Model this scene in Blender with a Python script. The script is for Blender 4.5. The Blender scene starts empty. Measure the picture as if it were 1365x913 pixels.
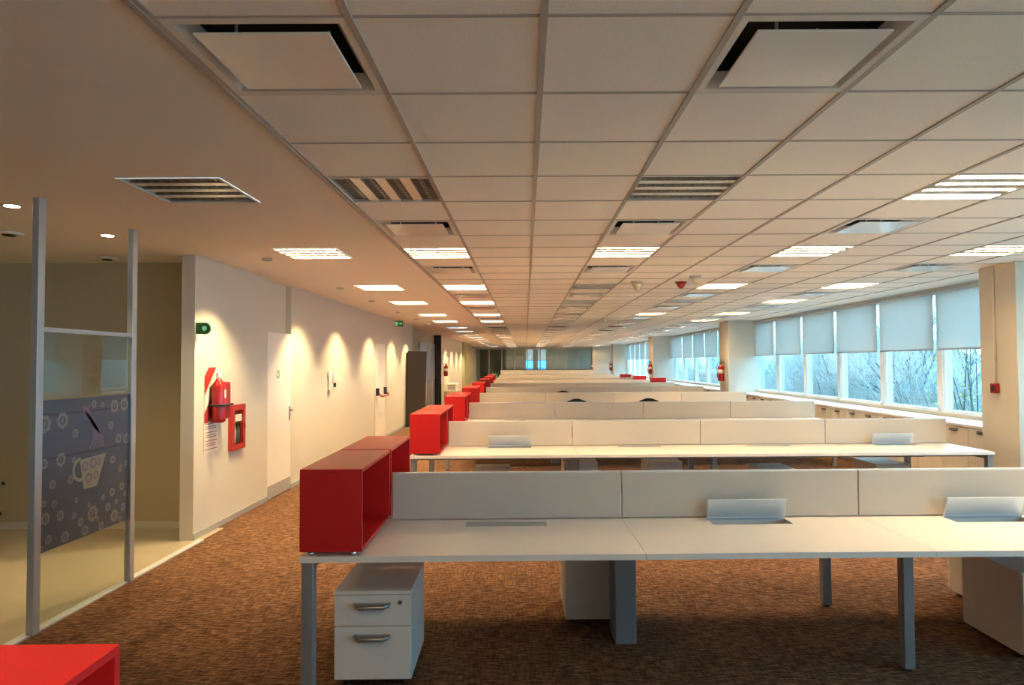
import bpy, bmesh, math, random
from mathutils import Vector, Matrix
C = bpy.context.scene.collection
SC = bpy.context.scene
PI = math.pi
random.seed(7)

# ------------------------------------------------------------------ camera, world, exposure
CAM_Z = 1.69
CEIL = 2.755
FPX = 909.0
cam_d = bpy.data.cameras.new('camera'); cam = bpy.data.objects.new('camera', cam_d); C.objects.link(cam)
cam_d.sensor_fit = 'HORIZONTAL'; cam_d.sensor_width = 36.0; cam_d.lens = FPX / 1365 * 36
cam_d.shift_x = -17.5 / 1365
cam_d.clip_start = 0.05; cam_d.clip_end = 400
_R = Matrix.Rotation(PI/2 + math.atan(27.0/FPX), 4, 'X') @ Matrix.Rotation(-0.005, 4, 'Z')
cam.matrix_world = Matrix.Translation((0, 0, CAM_Z)) @ _R
SC.camera = cam
SC.view_settings.view_transform = 'Standard'
SC.view_settings.look = 'None'
SC.view_settings.exposure = 1.85
SC.view_settings.gamma = 1.0
SC.view_settings.use_curve_mapping = False
SC.cycles.max_bounces = 10
SC.cycles.diffuse_bounces = 7
SC.cycles.glossy_bounces = 3
SC.cycles.transparent_max_bounces = 12
SC.cycles.sample_clamp_indirect = 6.0
SC.cycles.caustics_reflective = False
SC.cycles.caustics_refractive = False

SKY_COL = (0.66, 0.88, 1.0); SKY_STR = 2.35
TUBE_COL = (1.0, 0.70, 0.37); TUBE_STR = 88.0
SPOT_COL = (1.0, 0.75, 0.37); SPOT_W = 78.0
world = bpy.data.worlds.new('world'); SC.world = world; world.use_nodes = True
bg = world.node_tree.nodes['Background']
bg.inputs[0].default_value = (*SKY_COL, 1); bg.inputs[1].default_value = SKY_STR

# ------------------------------------------------------------------ materials
def new_mat(name):
    m = bpy.data.materials.new(name); m.use_nodes = True
    return m, m.node_tree, m.node_tree.nodes['Principled BSDF']

def mat(name, col, rough=0.5, metal=0.0, var=0.0, vscale=8.0, bump=0.0, bscale=200.0, spec=0.5, stretch=None, coat=0.0):
    m, nt, b = new_mat(name)
    b.inputs['Base Color'].default_value = (*col, 1)
    b.inputs['Roughness'].default_value = rough
    b.inputs['Metallic'].default_value = metal
    b.inputs['Specular IOR Level'].default_value = spec
    b.inputs['Coat Weight'].default_value = coat
    geo = nt.nodes.new('ShaderNodeNewGeometry')
    vec = geo.outputs['Position']
    if stretch:
        mp = nt.nodes.new('ShaderNodeVectorMath'); mp.operation = 'MULTIPLY'
        mp.inputs[1].default_value = stretch
        nt.links.new(vec, mp.inputs[0]); vec = mp.outputs[0]
    n = nt.nodes.new('ShaderNodeTexNoise'); n.inputs['Scale'].default_value = vscale; n.inputs['Detail'].default_value = 4
    nt.links.new(vec, n.inputs['Vector'])
    mx = nt.nodes.new('ShaderNodeMix'); mx.data_type = 'RGBA'
    mx.inputs['A'].default_value = (*[c*(1-var) for c in col], 1)
    mx.inputs['B'].default_value = (*[min(1, c*(1+var)) for c in col], 1)
    nt.links.new(n.outputs['Fac'], mx.inputs['Factor'])
    nt.links.new(mx.outputs['Result'], b.inputs['Base Color'])
    if bump > 0:
        n2 = nt.nodes.new('ShaderNodeTexNoise'); n2.inputs['Scale'].default_value = bscale; n2.inputs['Detail'].default_value = 2
        nt.links.new(vec, n2.inputs['Vector'])
        bp = nt.nodes.new('ShaderNodeBump'); bp.inputs['Strength'].default_value = bump; bp.inputs['Distance'].default_value = 0.002
        nt.links.new(n2.outputs['Fac'], bp.inputs['Height']); nt.links.new(bp.outputs['Normal'], b.inputs['Normal'])
    return m

def emit(name, col, s):
    m = bpy.data.materials.new(name); m.use_nodes = True; nt = m.node_tree; nt.nodes.clear()
    e = nt.nodes.new('ShaderNodeEmission'); o = nt.nodes.new('ShaderNodeOutputMaterial')
    e.inputs[0].default_value = (*col, 1); e.inputs[1].default_value = s
    nt.links.new(e.outputs[0], o.inputs[0]); return m

def glass(name, tint, refl=0.9):
    m = bpy.data.materials.new(name); m.use_nodes = True; nt = m.node_tree; nt.nodes.clear()
    t = nt.nodes.new('ShaderNodeBsdfTransparent'); t.inputs[0].default_value = (*tint, 1)
    g = nt.nodes.new('ShaderNodeBsdfGlossy'); g.inputs['Roughness'].default_value = 0.02
    g.inputs['Color'].default_value = (refl, refl, refl, 1)
    lw = nt.nodes.new('ShaderNodeLayerWeight'); pw = nt.nodes.new('ShaderNodeMath'); pw.operation = 'POWER'; pw.inputs[1].default_value = 4.5
    f = nt.nodes.new('ShaderNodeMapRange'); f.inputs['To Min'].default_value = 0.035; f.inputs['To Max'].default_value = 0.7
    nt.links.new(lw.outputs['Facing'], pw.inputs[0]); nt.links.new(pw.outputs[0], f.inputs['Value'])
    mx = nt.nodes.new('ShaderNodeMixShader'); o = nt.nodes.new('ShaderNodeOutputMaterial')
    nt.links.new(f.outputs[0], mx.inputs[0]); nt.links.new(t.outputs[0], mx.inputs[1]); nt.links.new(g.outputs[0], mx.inputs[2])
    nt.links.new(mx.outputs[0], o.inputs[0]); return m

def fabric_blind(name):
    m = bpy.data.materials.new(name); m.use_nodes = True; nt = m.node_tree; nt.nodes.clear()
    d = nt.nodes.new('ShaderNodeBsdfDiffuse'); d.inputs[0].default_value = (0.66, 0.65, 0.62, 1)
    tl = nt.nodes.new('ShaderNodeBsdfTranslucent'); tl.inputs[0].default_value = (0.64, 0.60, 0.56, 1)
    tr = nt.nodes.new('ShaderNodeBsdfTransparent')
    geo = nt.nodes.new('ShaderNodeNewGeometry')
    w = nt.nodes.new('ShaderNodeTexNoise'); w.inputs['Scale'].default_value = 300
    nt.links.new(geo.outputs['Position'], w.inputs['Vector'])
    m1 = nt.nodes.new('ShaderNodeMixShader'); m1.inputs[0].default_value = 0.5
    m2 = nt.nodes.new('ShaderNodeMixShader'); o = nt.nodes.new('ShaderNodeOutputMaterial')
    mr = nt.nodes.new('ShaderNodeMapRange'); mr.inputs['To Min'].default_value = 0.05; mr.inputs['To Max'].default_value = 0.22
    nt.links.new(w.outputs['Fac'], mr.inputs['Value']); nt.links.new(mr.outputs[0], m2.inputs[0])
    nt.links.new(d.outputs[0], m1.inputs[1]); nt.links.new(tl.outputs[0], m1.inputs[2])
    nt.links.new(m1.outputs[0], m2.inputs[1]); nt.links.new(tr.outputs[0], m2.inputs[2])
    nt.links.new(m2.outputs[0], o.inputs[0]); return m

def carpet_mat():
    m, nt, b = new_mat('carpet')
    geo = nt.nodes.new('ShaderNodeNewGeometry')
    def noise(st, sc, det=3):
        v = nt.nodes.new('ShaderNodeVectorMath'); v.operation = 'MULTIPLY'; v.inputs[1].default_value = st
        nt.links.new(geo.outputs['Position'], v.inputs[0])
        n = nt.nodes.new('ShaderNodeTexNoise'); n.inputs['Scale'].default_value = sc; n.inputs['Detail'].default_value = det
        nt.links.new(v.outputs[0], n.inputs['Vector']); return n.outputs['Fac']
    a = noise((1, 6.0, 1), 12); c = noise((5, 1, 1), 12); d = noise((1, 1, 1), 3)
    def math_(op, x, y):
        n = nt.nodes.new('ShaderNodeMath'); n.operation = op
        for i, q in enumerate((x, y)):
            if isinstance(q, float): n.inputs[i].default_value = q
            else: nt.links.new(q, n.inputs[i])
        return n.outputs[0]
    s = math_('ADD', math_('MULTIPLY', a, 0.62), math_('MULTIPLY', c, 0.28))
    s = math_('ADD', s, math_('MULTIPLY', d, 0.10))
    r = nt.nodes.new('ShaderNodeValToRGB'); nt.links.new(s, r.inputs[0])
    r.color_ramp.elements[0].position = 0.40; r.color_ramp.elements[0].color = (0.062, 0.030, 0.018, 1)
    r.color_ramp.elements[1].position = 0.60; r.color_ramp.elements[1].color = (0.26, 0.140, 0.076, 1)
    e = r.color_ramp.elements.new(0.50); e.color = (0.128, 0.066, 0.037, 1)
    nt.links.new(r.outputs[0], b.inputs['Base Color'])
    b.inputs['Roughness'].default_value = 0.95; b.inputs['Specular IOR Level'].default_value = 0.1
    bp = nt.nodes.new('ShaderNodeBump'); bp.inputs['Strength'].default_value = 0.6; bp.inputs['Distance'].default_value = 0.006
    nt.links.new(s, bp.inputs['Height']); nt.links.new(bp.outputs['Normal'], b.inputs['Normal'])
    return m

M = {}
M['carpet'] = carpet_mat()
M['vinyl'] = mat('vinyl floor', (0.40, 0.345, 0.245), 0.35, var=0.06, vscale=3)
M['wall'] = mat('wall paint', (0.60, 0.565, 0.49), 0.7, var=0.02, vscale=2)
M['tanwall'] = mat('tan wall paint', (0.46, 0.40, 0.27), 0.7, var=0.03, vscale=2)
M['tile'] = mat('mineral ceiling tile', (0.89, 0.835, 0.765), 0.9, var=0.10, vscale=110, bump=0.35, bscale=160, spec=0.1)
M['plaster'] = mat('plaster ceiling', (0.87, 0.81, 0.735), 0.8, var=0.02, vscale=1.5, spec=0.2)
M['tbar'] = mat('ceiling grid', (0.40, 0.36, 0.325), 0.5)
M['laminate'] = mat('desk laminate', (0.84, 0.78, 0.70), 0.32, var=0.015, vscale=4, spec=0.45)
M['edge'] = mat('desk edge band', (0.72, 0.68, 0.63), 0.4)
M['fabric'] = mat('divider fabric', (0.53, 0.475, 0.405), 0.95, var=0.05, vscale=260, bump=0.3, bscale=700, spec=0.1)
M['red'] = mat('red laminate', (0.52, 0.015, 0.015), 0.38, var=0.03, vscale=3, spec=0.28)
M['redmetal'] = mat('red enamel', (0.30, 0.010, 0.012), 0.3)
M['redsign'] = mat('red sign paint', (0.42, 0.025, 0.018), 0.5)
M['grey'] = mat('grey powder coat', (0.27, 0.28, 0.29), 0.42, 0.3)
M['alu'] = mat('brushed aluminium', (0.66, 0.70, 0.73), 0.38, 0.25, var=0.05, vscale=30, stretch=(0.2, 4, 4))
M['postalu'] = mat('anodised aluminium', (0.47, 0.49, 0.50), 0.42, 0.45)
M['chrome'] = mat('polished steel', (0.75, 0.75, 0.75), 0.18, 1.0)
M['handle'] = mat('satin handle', (0.36, 0.37, 0.38), 0.3, 0.8)
M['darkhandle'] = mat('dark cup pull', (0.16, 0.15, 0.14), 0.4, 0.5)
M['white'] = mat('white laminate', (0.80, 0.77, 0.71), 0.4, var=0.015, vscale=5)
M['ped'] = mat('pedestal shell', (0.70, 0.68, 0.63), 0.42)
M['cabinet'] = mat('low cabinet front', (0.74, 0.68, 0.60), 0.45)
M['black'] = mat('black plastic', (0.015, 0.015, 0.016), 0.45)
M['dark'] = mat('dark void paint', (0.025, 0.023, 0.022), 0.8)
M['darkpanel'] = mat('dark brown board', (0.030, 0.024, 0.019), 0.55, var=0.1, vscale=6)
M['chairfab'] = mat('black mesh fabric', (0.012, 0.012, 0.013), 0.85, bump=0.3, bscale=500)
M['plate'] = mat('white enamel', (0.78, 0.76, 0.73), 0.16, spec=0.6)
M['diffframe'] = mat('diffuser frame', (0.66, 0.63, 0.59), 0.4)
M['reflector'] = mat('lamp reflector', (0.34, 0.33, 0.31), 0.4, 0.2)
M['brightenedreflector'] = mat('brightened lamp reflector', (0.80, 0.80, 0.77), 0.3, 0.4)  # same reflector in unlit fixtures, colour lifted to stand in for caught light
M['dimreflector'] = mat('dimmed far reflector', (0.010, 0.010, 0.010), 0.9, spec=0.0)  # reflector blackened in far fixtures to hold down their glow along the ceiling
M['louvre'] = mat('lamp louvre', (0.30, 0.30, 0.29), 0.3, 0.4)
M['tube_on'] = emit('lit tube', TUBE_COL, TUBE_STR)
M['tube_off'] = mat('unlit tube', (0.80, 0.80, 0.76), 0.3)
M['downlight'] = emit('downlight lamp', (1.0, 0.86, 0.66), 14.0)
M['winframe'] = mat('window frame', (0.78, 0.82, 0.82), 0.4)
M['glass'] = glass('window glass', (0.66, 0.90, 1.0))
M['filltint'] = glass('bronze glass', (0.66, 0.475, 0.375))  # warm tint chosen to colour and dim the added light from behind
M['clear'] = glass('clear glass', (0.90, 0.93, 0.92), 1.0)
M['darkglass'] = glass('tinted glass', (0.68, 0.76, 0.80), 0.8)
M['blind'] = fabric_blind('blind fabric')
M['shelf'] = mat('white window shelf', (0.84, 0.83, 0.80), 0.3)
M['green'] = mat('green sign plastic', (0.05, 0.19, 0.06), 0.35)
M['greenlite'] = emit('lit exit symbol', (0.35, 0.80, 0.40), 0.16)
M['film'] = mat('slate printed film', (0.062, 0.082, 0.108), 0.45, var=0.18, vscale=2.0, stretch=(1, 0.3, 7))
M['filmring'] = mat('pale print', (0.19, 0.195, 0.175), 0.5, var=0.15, vscale=12)
M['filmcup'] = mat('cup print', (0.235, 0.235, 0.17), 0.5, var=0.2, vscale=40)
M['filmsteam'] = mat('steam print', (0.18, 0.13, 0.17), 0.5, var=0.25, vscale=14)
M['filmline'] = mat('dark print', (0.045, 0.05, 0.065), 0.5)
M['bark'] = mat('bark', (0.07, 0.067, 0.064), 0.9, var=0.3, vscale=12)
M['twig'] = mat('twig', (0.35, 0.33, 0.31), 0.9, var=0.3, vscale=6)
M['leaf'] = mat('yellow green leaf', (0.42, 0.46, 0.10), 0.7, var=0.3, vscale=4)
M['plantleaf'] = mat('plant leaf', (0.03, 0.17, 0.11), 0.5, var=0.3, vscale=20)
M['pot'] = mat('dark pot', (0.05, 0.05, 0.05), 0.5)
M['ground'] = mat('bounce ground', (0.52, 0.50, 0.46), 0.95, var=0.3, vscale=0.8)  # ground colour lightened to bounce daylight up onto the ceiling
M['render'] = mat('house render', (0.74, 0.70, 0.67), 0.8, var=0.05, vscale=1)
M['roof'] = mat('clay roof', (0.40, 0.20, 0.17), 0.8, var=0.2, vscale=4)
M['bluepane'] = glass('blue glass', (0.25, 0.52, 0.74), 1.0)
M['paper'] = mat('printed paper', (0.74, 0.68, 0.58), 0.7)
M['print'] = mat('print ink', (0.30, 0.10, 0.07), 0.7)
M['beige'] = mat('beige steel', (0.66, 0.58, 0.42), 0.5)
M['olive'] = mat('olive paint', (0.42, 0.38, 0.20), 0.7)
M['greywall'] = mat('grey wall paint', (0.13, 0.13, 0.12), 0.7)
M['lift'] = mat('steel lift door', (0.48, 0.50, 0.52), 0.35, 0.6, var=0.12, vscale=5, stretch=(1, 3, 0.6))

# ------------------------------------------------------------------ helpers
class MB:
    def __init__(s): s.bm = bmesh.new(); s.mats = []
    def _mi(s, m):
        if m is None: return 0
        if m not in s.mats: s.mats.append(m)
        return s.mats.index(m)
    def quad(s, pts, m=None):
        vs = [s.bm.verts.new(p) for p in pts]; f = s.bm.faces.new(vs); f.material_index = s._mi(m); return f
    def box(s, x0, x1, y0, y1, z0, z1, m=None, bevel=0.0, mt=None, seg=1):
        if x0 > x1: x0, x1 = x1, x0
        if y0 > y1: y0, y1 = y1, y0
        if z0 > z1: z0, z1 = z1, z0
        b = bmesh.new()
        v = [b.verts.new((x, y, z)) for z in (z0, z1) for y in (y0, y1) for x in (x0, x1)]
        for i in ((0,2,3,1),(4,5,7,6),(0,1,5,4),(2,6,7,3),(0,4,6,2),(1,3,7,5)): b.faces.new([v[k] for k in i])
        if bevel > 0:
            bmesh.ops.bevel(b, geom=list(b.edges), offset=bevel, segments=seg, affect='EDGES', profile=0.6)
        s._merge(b, m, mt); return s
    def _merge(s, b, m=None, mt=None, smooth=False):
        mi = s._mi(m); mp = {}
        for v in b.verts:
            mp[v] = s.bm.verts.new(mt @ v.co if mt else v.co)
        for f in b.faces:
            try:
                nf = s.bm.faces.new([mp[v] for v in f.verts]); nf.material_index = mi; nf.smooth = smooth
            except ValueError: pass
        b.free()
    def cyl(s, p0, p1, r0, r1=None, n=16, m=None, caps=True, smooth=True):
        r1 = r0 if r1 is None else r1
        p0 = Vector(p0); p1 = Vector(p1); d = (p1-p0)
        q = d.to_track_quat('Z', 'Y'); mi = s._mi(m)
        a = []; c = []
        for i in range(n):
            t = 2*PI*i/n; o = q @ Vector((math.cos(t), math.sin(t), 0))
            a.append(s.bm.verts.new(p0 + o*r0)); c.append(s.bm.verts.new(p1 + o*r1))
        for i in range(n):
            j = (i+1) % n
            f = s.bm.faces.new((a[i], a[j], c[j], c[i])); f.material_index = mi; f.smooth = smooth
        if caps:
            f = s.bm.faces.new(a[::-1]); f.material_index = mi
            f = s.bm.faces.new(c); f.material_index = mi
        return s
    def tube(s, pts, r, n=8, m=None):
        pts = [Vector(p) for p in pts]; rs = r if isinstance(r, (list, tuple)) else [r]*len(pts); mi = s._mi(m); rings = []
        for i, p in enumerate(pts):
            d = (pts[min(i+1, len(pts)-1)] - pts[max(i-1, 0)]).normalized()
            q = d.to_track_quat('Z', 'Y')
            rings.append([s.bm.verts.new(p + q @ Vector((math.cos(2*PI*k/n)*rs[i], math.sin(2*PI*k/n)*rs[i], 0))) for k in range(n)])
        for a, b in zip(rings, rings[1:]):
            for k in range(n):
                f = s.bm.faces.new((a[k], a[(k+1) % n], b[(k+1) % n], b[k])); f.material_index = mi; f.smooth = True
        f = s.bm.faces.new(rings[0][::-1]); f.material_index = mi
        f = s.bm.faces.new(rings[-1]); f.material_index = mi
        return s
    def lathe(s, prof, n=20, m=None, at=(0, 0, 0)):
        mi = s._mi(m); rings = []
        for r, z in prof:
            rings.append([s.bm.verts.new((at[0]+math.cos(2*PI*k/n)*r, at[1]+math.sin(2*PI*k/n)*r, at[2]+z)) for k in range(n)])
        for a, b in zip(rings, rings[1:]):
            for k in range(n):
                f = s.bm.faces.new((a[k], a[(k+1) % n], b[(k+1) % n], b[k])); f.material_index = mi; f.smooth = True
        f = s.bm.faces.new(rings[0][::-1]); f.material_index = mi
        f = s.bm.faces.new(rings[-1]); f.material_index = mi
        return s
    def prism(s, pts, off, m=None):
        """closed outline pts (3-D, planar), extruded by vector off"""
        mi = s._mi(m); off = Vector(off)
        a = [s.bm.verts.new(p) for p in pts]; b = [s.bm.verts.new(Vector(p)+off) for p in pts]; n = len(pts)
        fs = [s.bm.faces.new(a[::-1]), s.bm.faces.new(b)]
        for i in range(n): fs.append(s.bm.faces.new((a[i], a[(i+1) % n], b[(i+1) % n], b[i])))
        for f in fs: f.material_index = mi
        return s
    def build(s, name, material=None, parent=None, loc=None):
        bmesh.ops.recalc_face_normals(s.bm, faces=list(s.bm.faces))
        me = bpy.data.meshes.new(name); s.bm.to_mesh(me); s.bm.free()
        for m in (s.mats or []): me.materials.append(m)
        if material is not None:
            if not s.mats: me.materials.append(material)
        o = bpy.data.objects.new(name, me); C.objects.link(o)
        if parent: o.parent = parent
        if loc: o.location = loc
        return o

def thing(name, label, cat, loc=(0, 0, 0), rz=0.0, group=None):
    o = bpy.data.objects.new(name, None); C.objects.link(o); o.empty_display_size = 0.05
    o.location = loc; o.rotation_euler = (0, 0, rz); o['label'] = label; o['category'] = cat
    if group: o['group'] = group
    return o
def tag(o, label, cat, group=None, kind=None):
    o['label'] = label; o['category'] = cat
    if group: o['group'] = group
    if kind: o['kind'] = kind
    return o
def struct(o): o['kind'] = 'structure'; return o
def kids(o): return [c for c in C.objects if c.parent == o]
CH = {}
def dup(root, loc, rz=None, label=None, group=None):
    """copy a thing with its parts and sub-parts"""
    def children(o):
        if o.name not in CH: CH[o.name] = list(o.children)
        return CH[o.name]
    r = root.copy(); C.objects.link(r); r.location = loc
    if rz is not None: r.rotation_euler = (0, 0, rz)
    if label: r['label'] = label
    if group: r['group'] = group
    for ch in children(root):
        c = ch.copy(); C.objects.link(c); c.parent = r
        for g in children(ch):
            d = g.copy(); C.objects.link(d); d.parent = c
    return r
ORD = ['zeroth', 'first', 'second', 'third', 'fourth', 'fifth', 'sixth', 'seventh', 'eighth', 'ninth', 'tenth', 'eleventh', 'twelfth',
       'thirteenth', 'fourteenth', 'fifteenth', 'sixteenth', 'seventeenth', 'eighteenth', 'nineteenth', 'twentieth']

# ------------------------------------------------------------------ setting: floor, ceiling, walls
XL, XR, YB, YE = -3.2, 6.0, -5.0, 46.0
b = MB(); b.box(-3.12, 6.3, YB, YE, -0.12, 0); struct(b.build('floor', M['carpet']))
b = MB(); b.box(-7.6, -3.12, YB, 7.1, -0.12, 0); struct(b.build('floor_left', M['vinyl']))
b = MB(); b.box(-3.6, -3.12, 7.1, YE, -0.12, 0); struct(b.build('floor_recess', M['carpet']))
b = MB(); b.box(-3.8, 6.3, YE, 50.3, -0.12, 0); struct(b.build('floor_end', M['vinyl']))

GX0, GY0, G = -1.137, 2.06, 0.6
LIGHT_K = [k for base in range(0, 75, 9) for k in (base+3, base+7) if k < 72]
DIFF_K = [k for base in range(0, 75, 9) for k in (base, base+5) if k < 72]
LCOLS = (-2, 0, 3, 6, 9); DCOLS = (0, 3, 6, 9)
ADDED_LAMP = (0, -2)
holes = {ADDED_LAMP} | {(i, k) for i in LCOLS for k in LIGHT_K} | {(i, k) for i in DCOLS for k in DIFF_K}
def gx(i): return GX0 + G*i
def gy(k): return GY0 + G*k
KMIN, KMAX = -12, 74
b = MB()
for i in range(0, 11):
    for k in range(KMIN, KMAX):
        if (i, k) in holes: continue
        x0, x1, y0, y1 = gx(i), gx(i+1), gy(k), gy(k+1)
        b.quad([(x0, y0, CEIL), (x0, y1, CEIL), (x1, y1, CEIL), (x1, y0, CEIL)])
struct(b.build('ceiling', M['tile']))
b = MB()
for i in (-3, -2, -1):
    run = KMIN
    for k in range(KMIN, KMAX+1):
        if (i, k) in holes or k == KMAX:
            if k > run:
                b.quad([(gx(i), gy(run), CEIL), (gx(i), gy(k), CEIL), (gx(i+1), gy(k), CEIL), (gx(i+1), gy(run), CEIL)])
            run = k+1
b.quad([(-7.7, gy(KMIN), CEIL), (-7.7, gy(KMAX), CEIL), (gx(-3), gy(KMAX), CEIL), (gx(-3), gy(KMIN), CEIL)])
b.quad([(gx(11), gy(KMIN), CEIL), (gx(11), gy(KMAX), CEIL), (6.3, gy(KMAX), CEIL), (6.3, gy(KMIN), CEIL)])
b.quad([(-7.7, gy(KMAX), CEIL), (-7.7, 50.4, CEIL), (6.3, 50.4, CEIL), (6.3, gy(KMAX), CEIL)])
struct(b.build('ceiling_plaster', M['plaster']))
b = MB()
for i in range(0, 12):
    w = 0.012
    b.box(gx(i)-w, gx(i)+w, gy(KMIN), gy(KMAX), CEIL-0.006, CEIL+0.0)
for k in range(KMIN, KMAX+1):
    for i in range(0, 11):
        b.box(gx(i)+0.012, gx(i+1)-0.012, gy(k)-0.006, gy(k)+0.006, CEIL-(0.004 if k < 28 else 0.0012), CEIL)
struct(b.build('trim_1', M['tbar']))
b = MB(); b.box(gx(0)-0.03, gx(0)-0.006, gy(KMIN), gy(KMAX), CEIL-0.01, CEIL); struct(b.build('trim_2', M['tbar']))

# back wall behind the camera, far left room
b = MB(); b.box(-7.7, 6.3, YB-0.25, YB, 0, 0.945); b.box(-7.7, 6.3, YB-0.25, YB, 2.705, CEIL+0.1); b.box(-7.7, -3.0, YB-0.25, YB, 0.945, 2.705); struct(b.build('wall_back', M['wall']))
b = MB(); b.box(-7.75, -7.6, YB, 7.25, 0, CEIL); struct(b.build('wall_left_room_side', M['tanwall']))
b = MB(); b.box(-7.6, -3.33, 7.1, 7.25, 0, CEIL); struct(b.build('wall_left_room_end', M['tanwall']))
b = MB(); b.box(-7.6, -3.33, 7.085, 7.1, 0, 0.07); struct(b.build('baseboard_left_room', M['wall']))
b = MB(); b.box(-3.15, -3.09, YB, 6.6, 0, 0.012); struct(b.build('trim_3', M['alu']))

D1a, D1b, D1h = 8.46, 9.32, 2.09
D2a, D2b, D2h = 14.5, 15.6, 2.12
RZ0, RZ1 = 19.4, 25.9
b = MB()
b.box(-3.33, XL, 6.6, D1a, 0, CEIL)
b.box(-3.33, XL, D1b, RZ0, 0, CEIL)
b.box(-3.33, -3.29, D1a, D1b, 0, CEIL)
struct(b.build('wall_left', M['wall']))
b = MB()
b.box(-3.6, -3.47, RZ0, RZ1, 0, CEIL)
b.box(-3.47, XL, RZ0-0.02, RZ0, 0, CEIL)
struct(b.build('wall_left_recess', M['tanwall']))
b = MB(); b.box(-3.60, XL, RZ1, RZ1+0.15, 0, CEIL); struct(b.build('wall_left_return', M['darkpanel']))
b = MB(); b.box(-3.35, XL, RZ1+0.15, 40.0, 0, CEIL); struct(b.build('wall_left_far', M['wall']))
b = MB(); b.box(-3.2, -3.08, 34.6, 38.8, 0, CEIL); struct(b.build('wall_left_pier', M['olive']))
b = MB(); b.box(-3.5, -3.3, 40.0, 50.2, 0, CEIL); struct(b.build('wall_left_end', M['tanwall']))
b = MB()
b.box(XL, XL+0.012, 6.6, D1a, 0, 0.06); b.box(XL, XL+0.012, D1b, D2a, 0, 0.06); b.box(XL, XL+0.012, D2b, RZ0, 0, 0.06)
struct(b.build('baseboard_left', M['postalu']))

# door 1 (flush leaf with a recessed panel above) and door 2 (panic bar)
b = MB(); b.box(-3.25, XL+0.004, D1a+0.006, D1b-0.006, 0.01, D1h, bevel=0.002); d1 = struct(b.build('door_1', M['white']))
b = MB(); b.box(XL+0.004, XL+0.010, D1a+0.02, D1b-0.02, 0.01, 0.17); b.build('kick_plate', M['postalu'], d1)
b = MB()
b.box(XL+0.004, XL+0.012, D1b-0.09, D1b-0.045, 0.93, 1.12)
b.cyl((XL+0.01, D1b-0.068, 1.07), (XL+0.055, D1b-0.068, 1.07), 0.010)
b.tube([(XL+0.055, D1b-0.068, 1.07), (XL+0.06, D1b-0.09, 1.07), (XL+0.06, D1b-0.19, 1.07)], 0.010)
b.build('handle', M['handle'], d1)
b = MB()
n = 28
for k in range(n):
    a0, a1 = 2*PI*k/n, 2*PI*(k+1)/n
    P = lambda r, a: (XL+0.007, 8.82+math.cos(a)*r, 1.555+math.sin(a)*r)
    b.quad([P(0.055, a0), P(0.055, a1), P(0.036, a1), P(0.036, a0)], M['green'])
    b.quad([P(0.036, a0), P(0.036, a1), P(0.001, a1), P(0.001, a0)], M['paper'])
b.build('door_sign', None, d1)['label'] = 'green ring door sign with a pale centre'
b = MB(); b.box(-3.285, -3.275, D1a, D1b, D1h+0.01, CEIL); b.box(-3.285, XL-0.002, D1a, D1b, D1h+0.002, D1h+0.01); struct(b.build('trim_4', M['wall']))
b = MB(); b.box(XL-0.02, XL+0.003, D2a, D2b, 0.01, D2h, bevel=0.002); d2 = struct(b.build('door_2', M['white']))
b = MB()
for y in (D2a-0.05, D2b): b.box(XL, XL+0.018, y, y+0.05, 0, D2h+0.05)
b.box(XL, XL+0.018, D2a, D2b, D2h, D2h+0.05); b.build('door_frame', M['wall'], d2)
b = MB()
b.box(XL, XL+0.07, D2a+0.10, D2a+0.17, 1.0, 1.16, M['black'], 0.008); b.box(XL, XL+0.07, D2b-0.20, D2b-0.13, 1.0, 1.16, M['black'], 0.008)
b.tube([(XL+0.06, D2a+0.13, 1.05), (XL+0.12, D2a+0.15, 0.98), (XL+0.12, D2b-0.18, 0.98), (XL+0.06, D2b-0.16, 1.05)], 0.016, m=M['redmetal'])
b.build('panic_bar', None, d2)['label'] = 'panic bar with black end housings and red tube'

# recess: steel lift door
b = MB(); b.box(-3.47, -3.44, 22.2, 25.8, 0, 2.3); d3 = struct(b.build('door_3', M['lift']))
b = MB()
for y in (22.2, 23.95, 25.7): b.box(-3.44, -3.42, y, y+0.1, 0, 2.35)
b.box(-3.44, -3.42, 22.2, 25.8, 2.3, 2.4); b.build('door_frame', M['postalu'], d3)

# right wall: dado, lintel, pillars, windows with mullions
b = MB(); b.box(XR, XR+0.25, YB, YE, 0, 0.945); b.box(XR+0.02, XR+0.25, YB, YE, 2.705, CEIL+0.1); struct(b.build('wall_right', M['wall']))
PIL = [(7.29, 7.88, 5.26), (17.66, 18.45, 5.26), (28.0, 29.0, 5.26), (40.4, 41.5, 5.2), (45.2, 46.0, 4.45)]
for i, (y0, y1, x0) in enumerate(PIL):
    b = MB(); b.box(x0, XR+0.2, y0, y1, 0, CEIL, bevel=0.006)
    struct(b.build('pillar', M['wall']))
WY = [8.3+1.6*k for k in range(-8, 24)]
NW = 0
win_list = []
for y0, y1 in zip(WY, WY[1:]):
    if any(y0 >= p0-0.05 and y1 <= p1+0.05 for p0, p1, _ in PIL): continue
    NW += 1
    b = MB()
    b.box(6.03, 6.16, y0-0.035, y0+0.035, 0.945, 2.705)
    b.box(6.05, 6.16, y0+0.035, y0+0.13, 0.985, 2.66); b.box(6.05, 6.16, y1-0.06, y1-0.035, 0.985, 2.66)
    b.box(6.0, 6.16, y0+0.035, y1-0.035, 0.945, 0.985); b.box(6.03, 6.16, y0+0.035, y1-0.035, 2.66, 2.705)
    w = struct(b.build('window_%d' % NW, M['winframe']))
    b = MB(); b.box(6.095, 6.101, y0+0.13, y1-0.06, 0.985, 2.66); b.build('pane', M['glass'], w)
    win_list.append((y0, y1))
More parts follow.
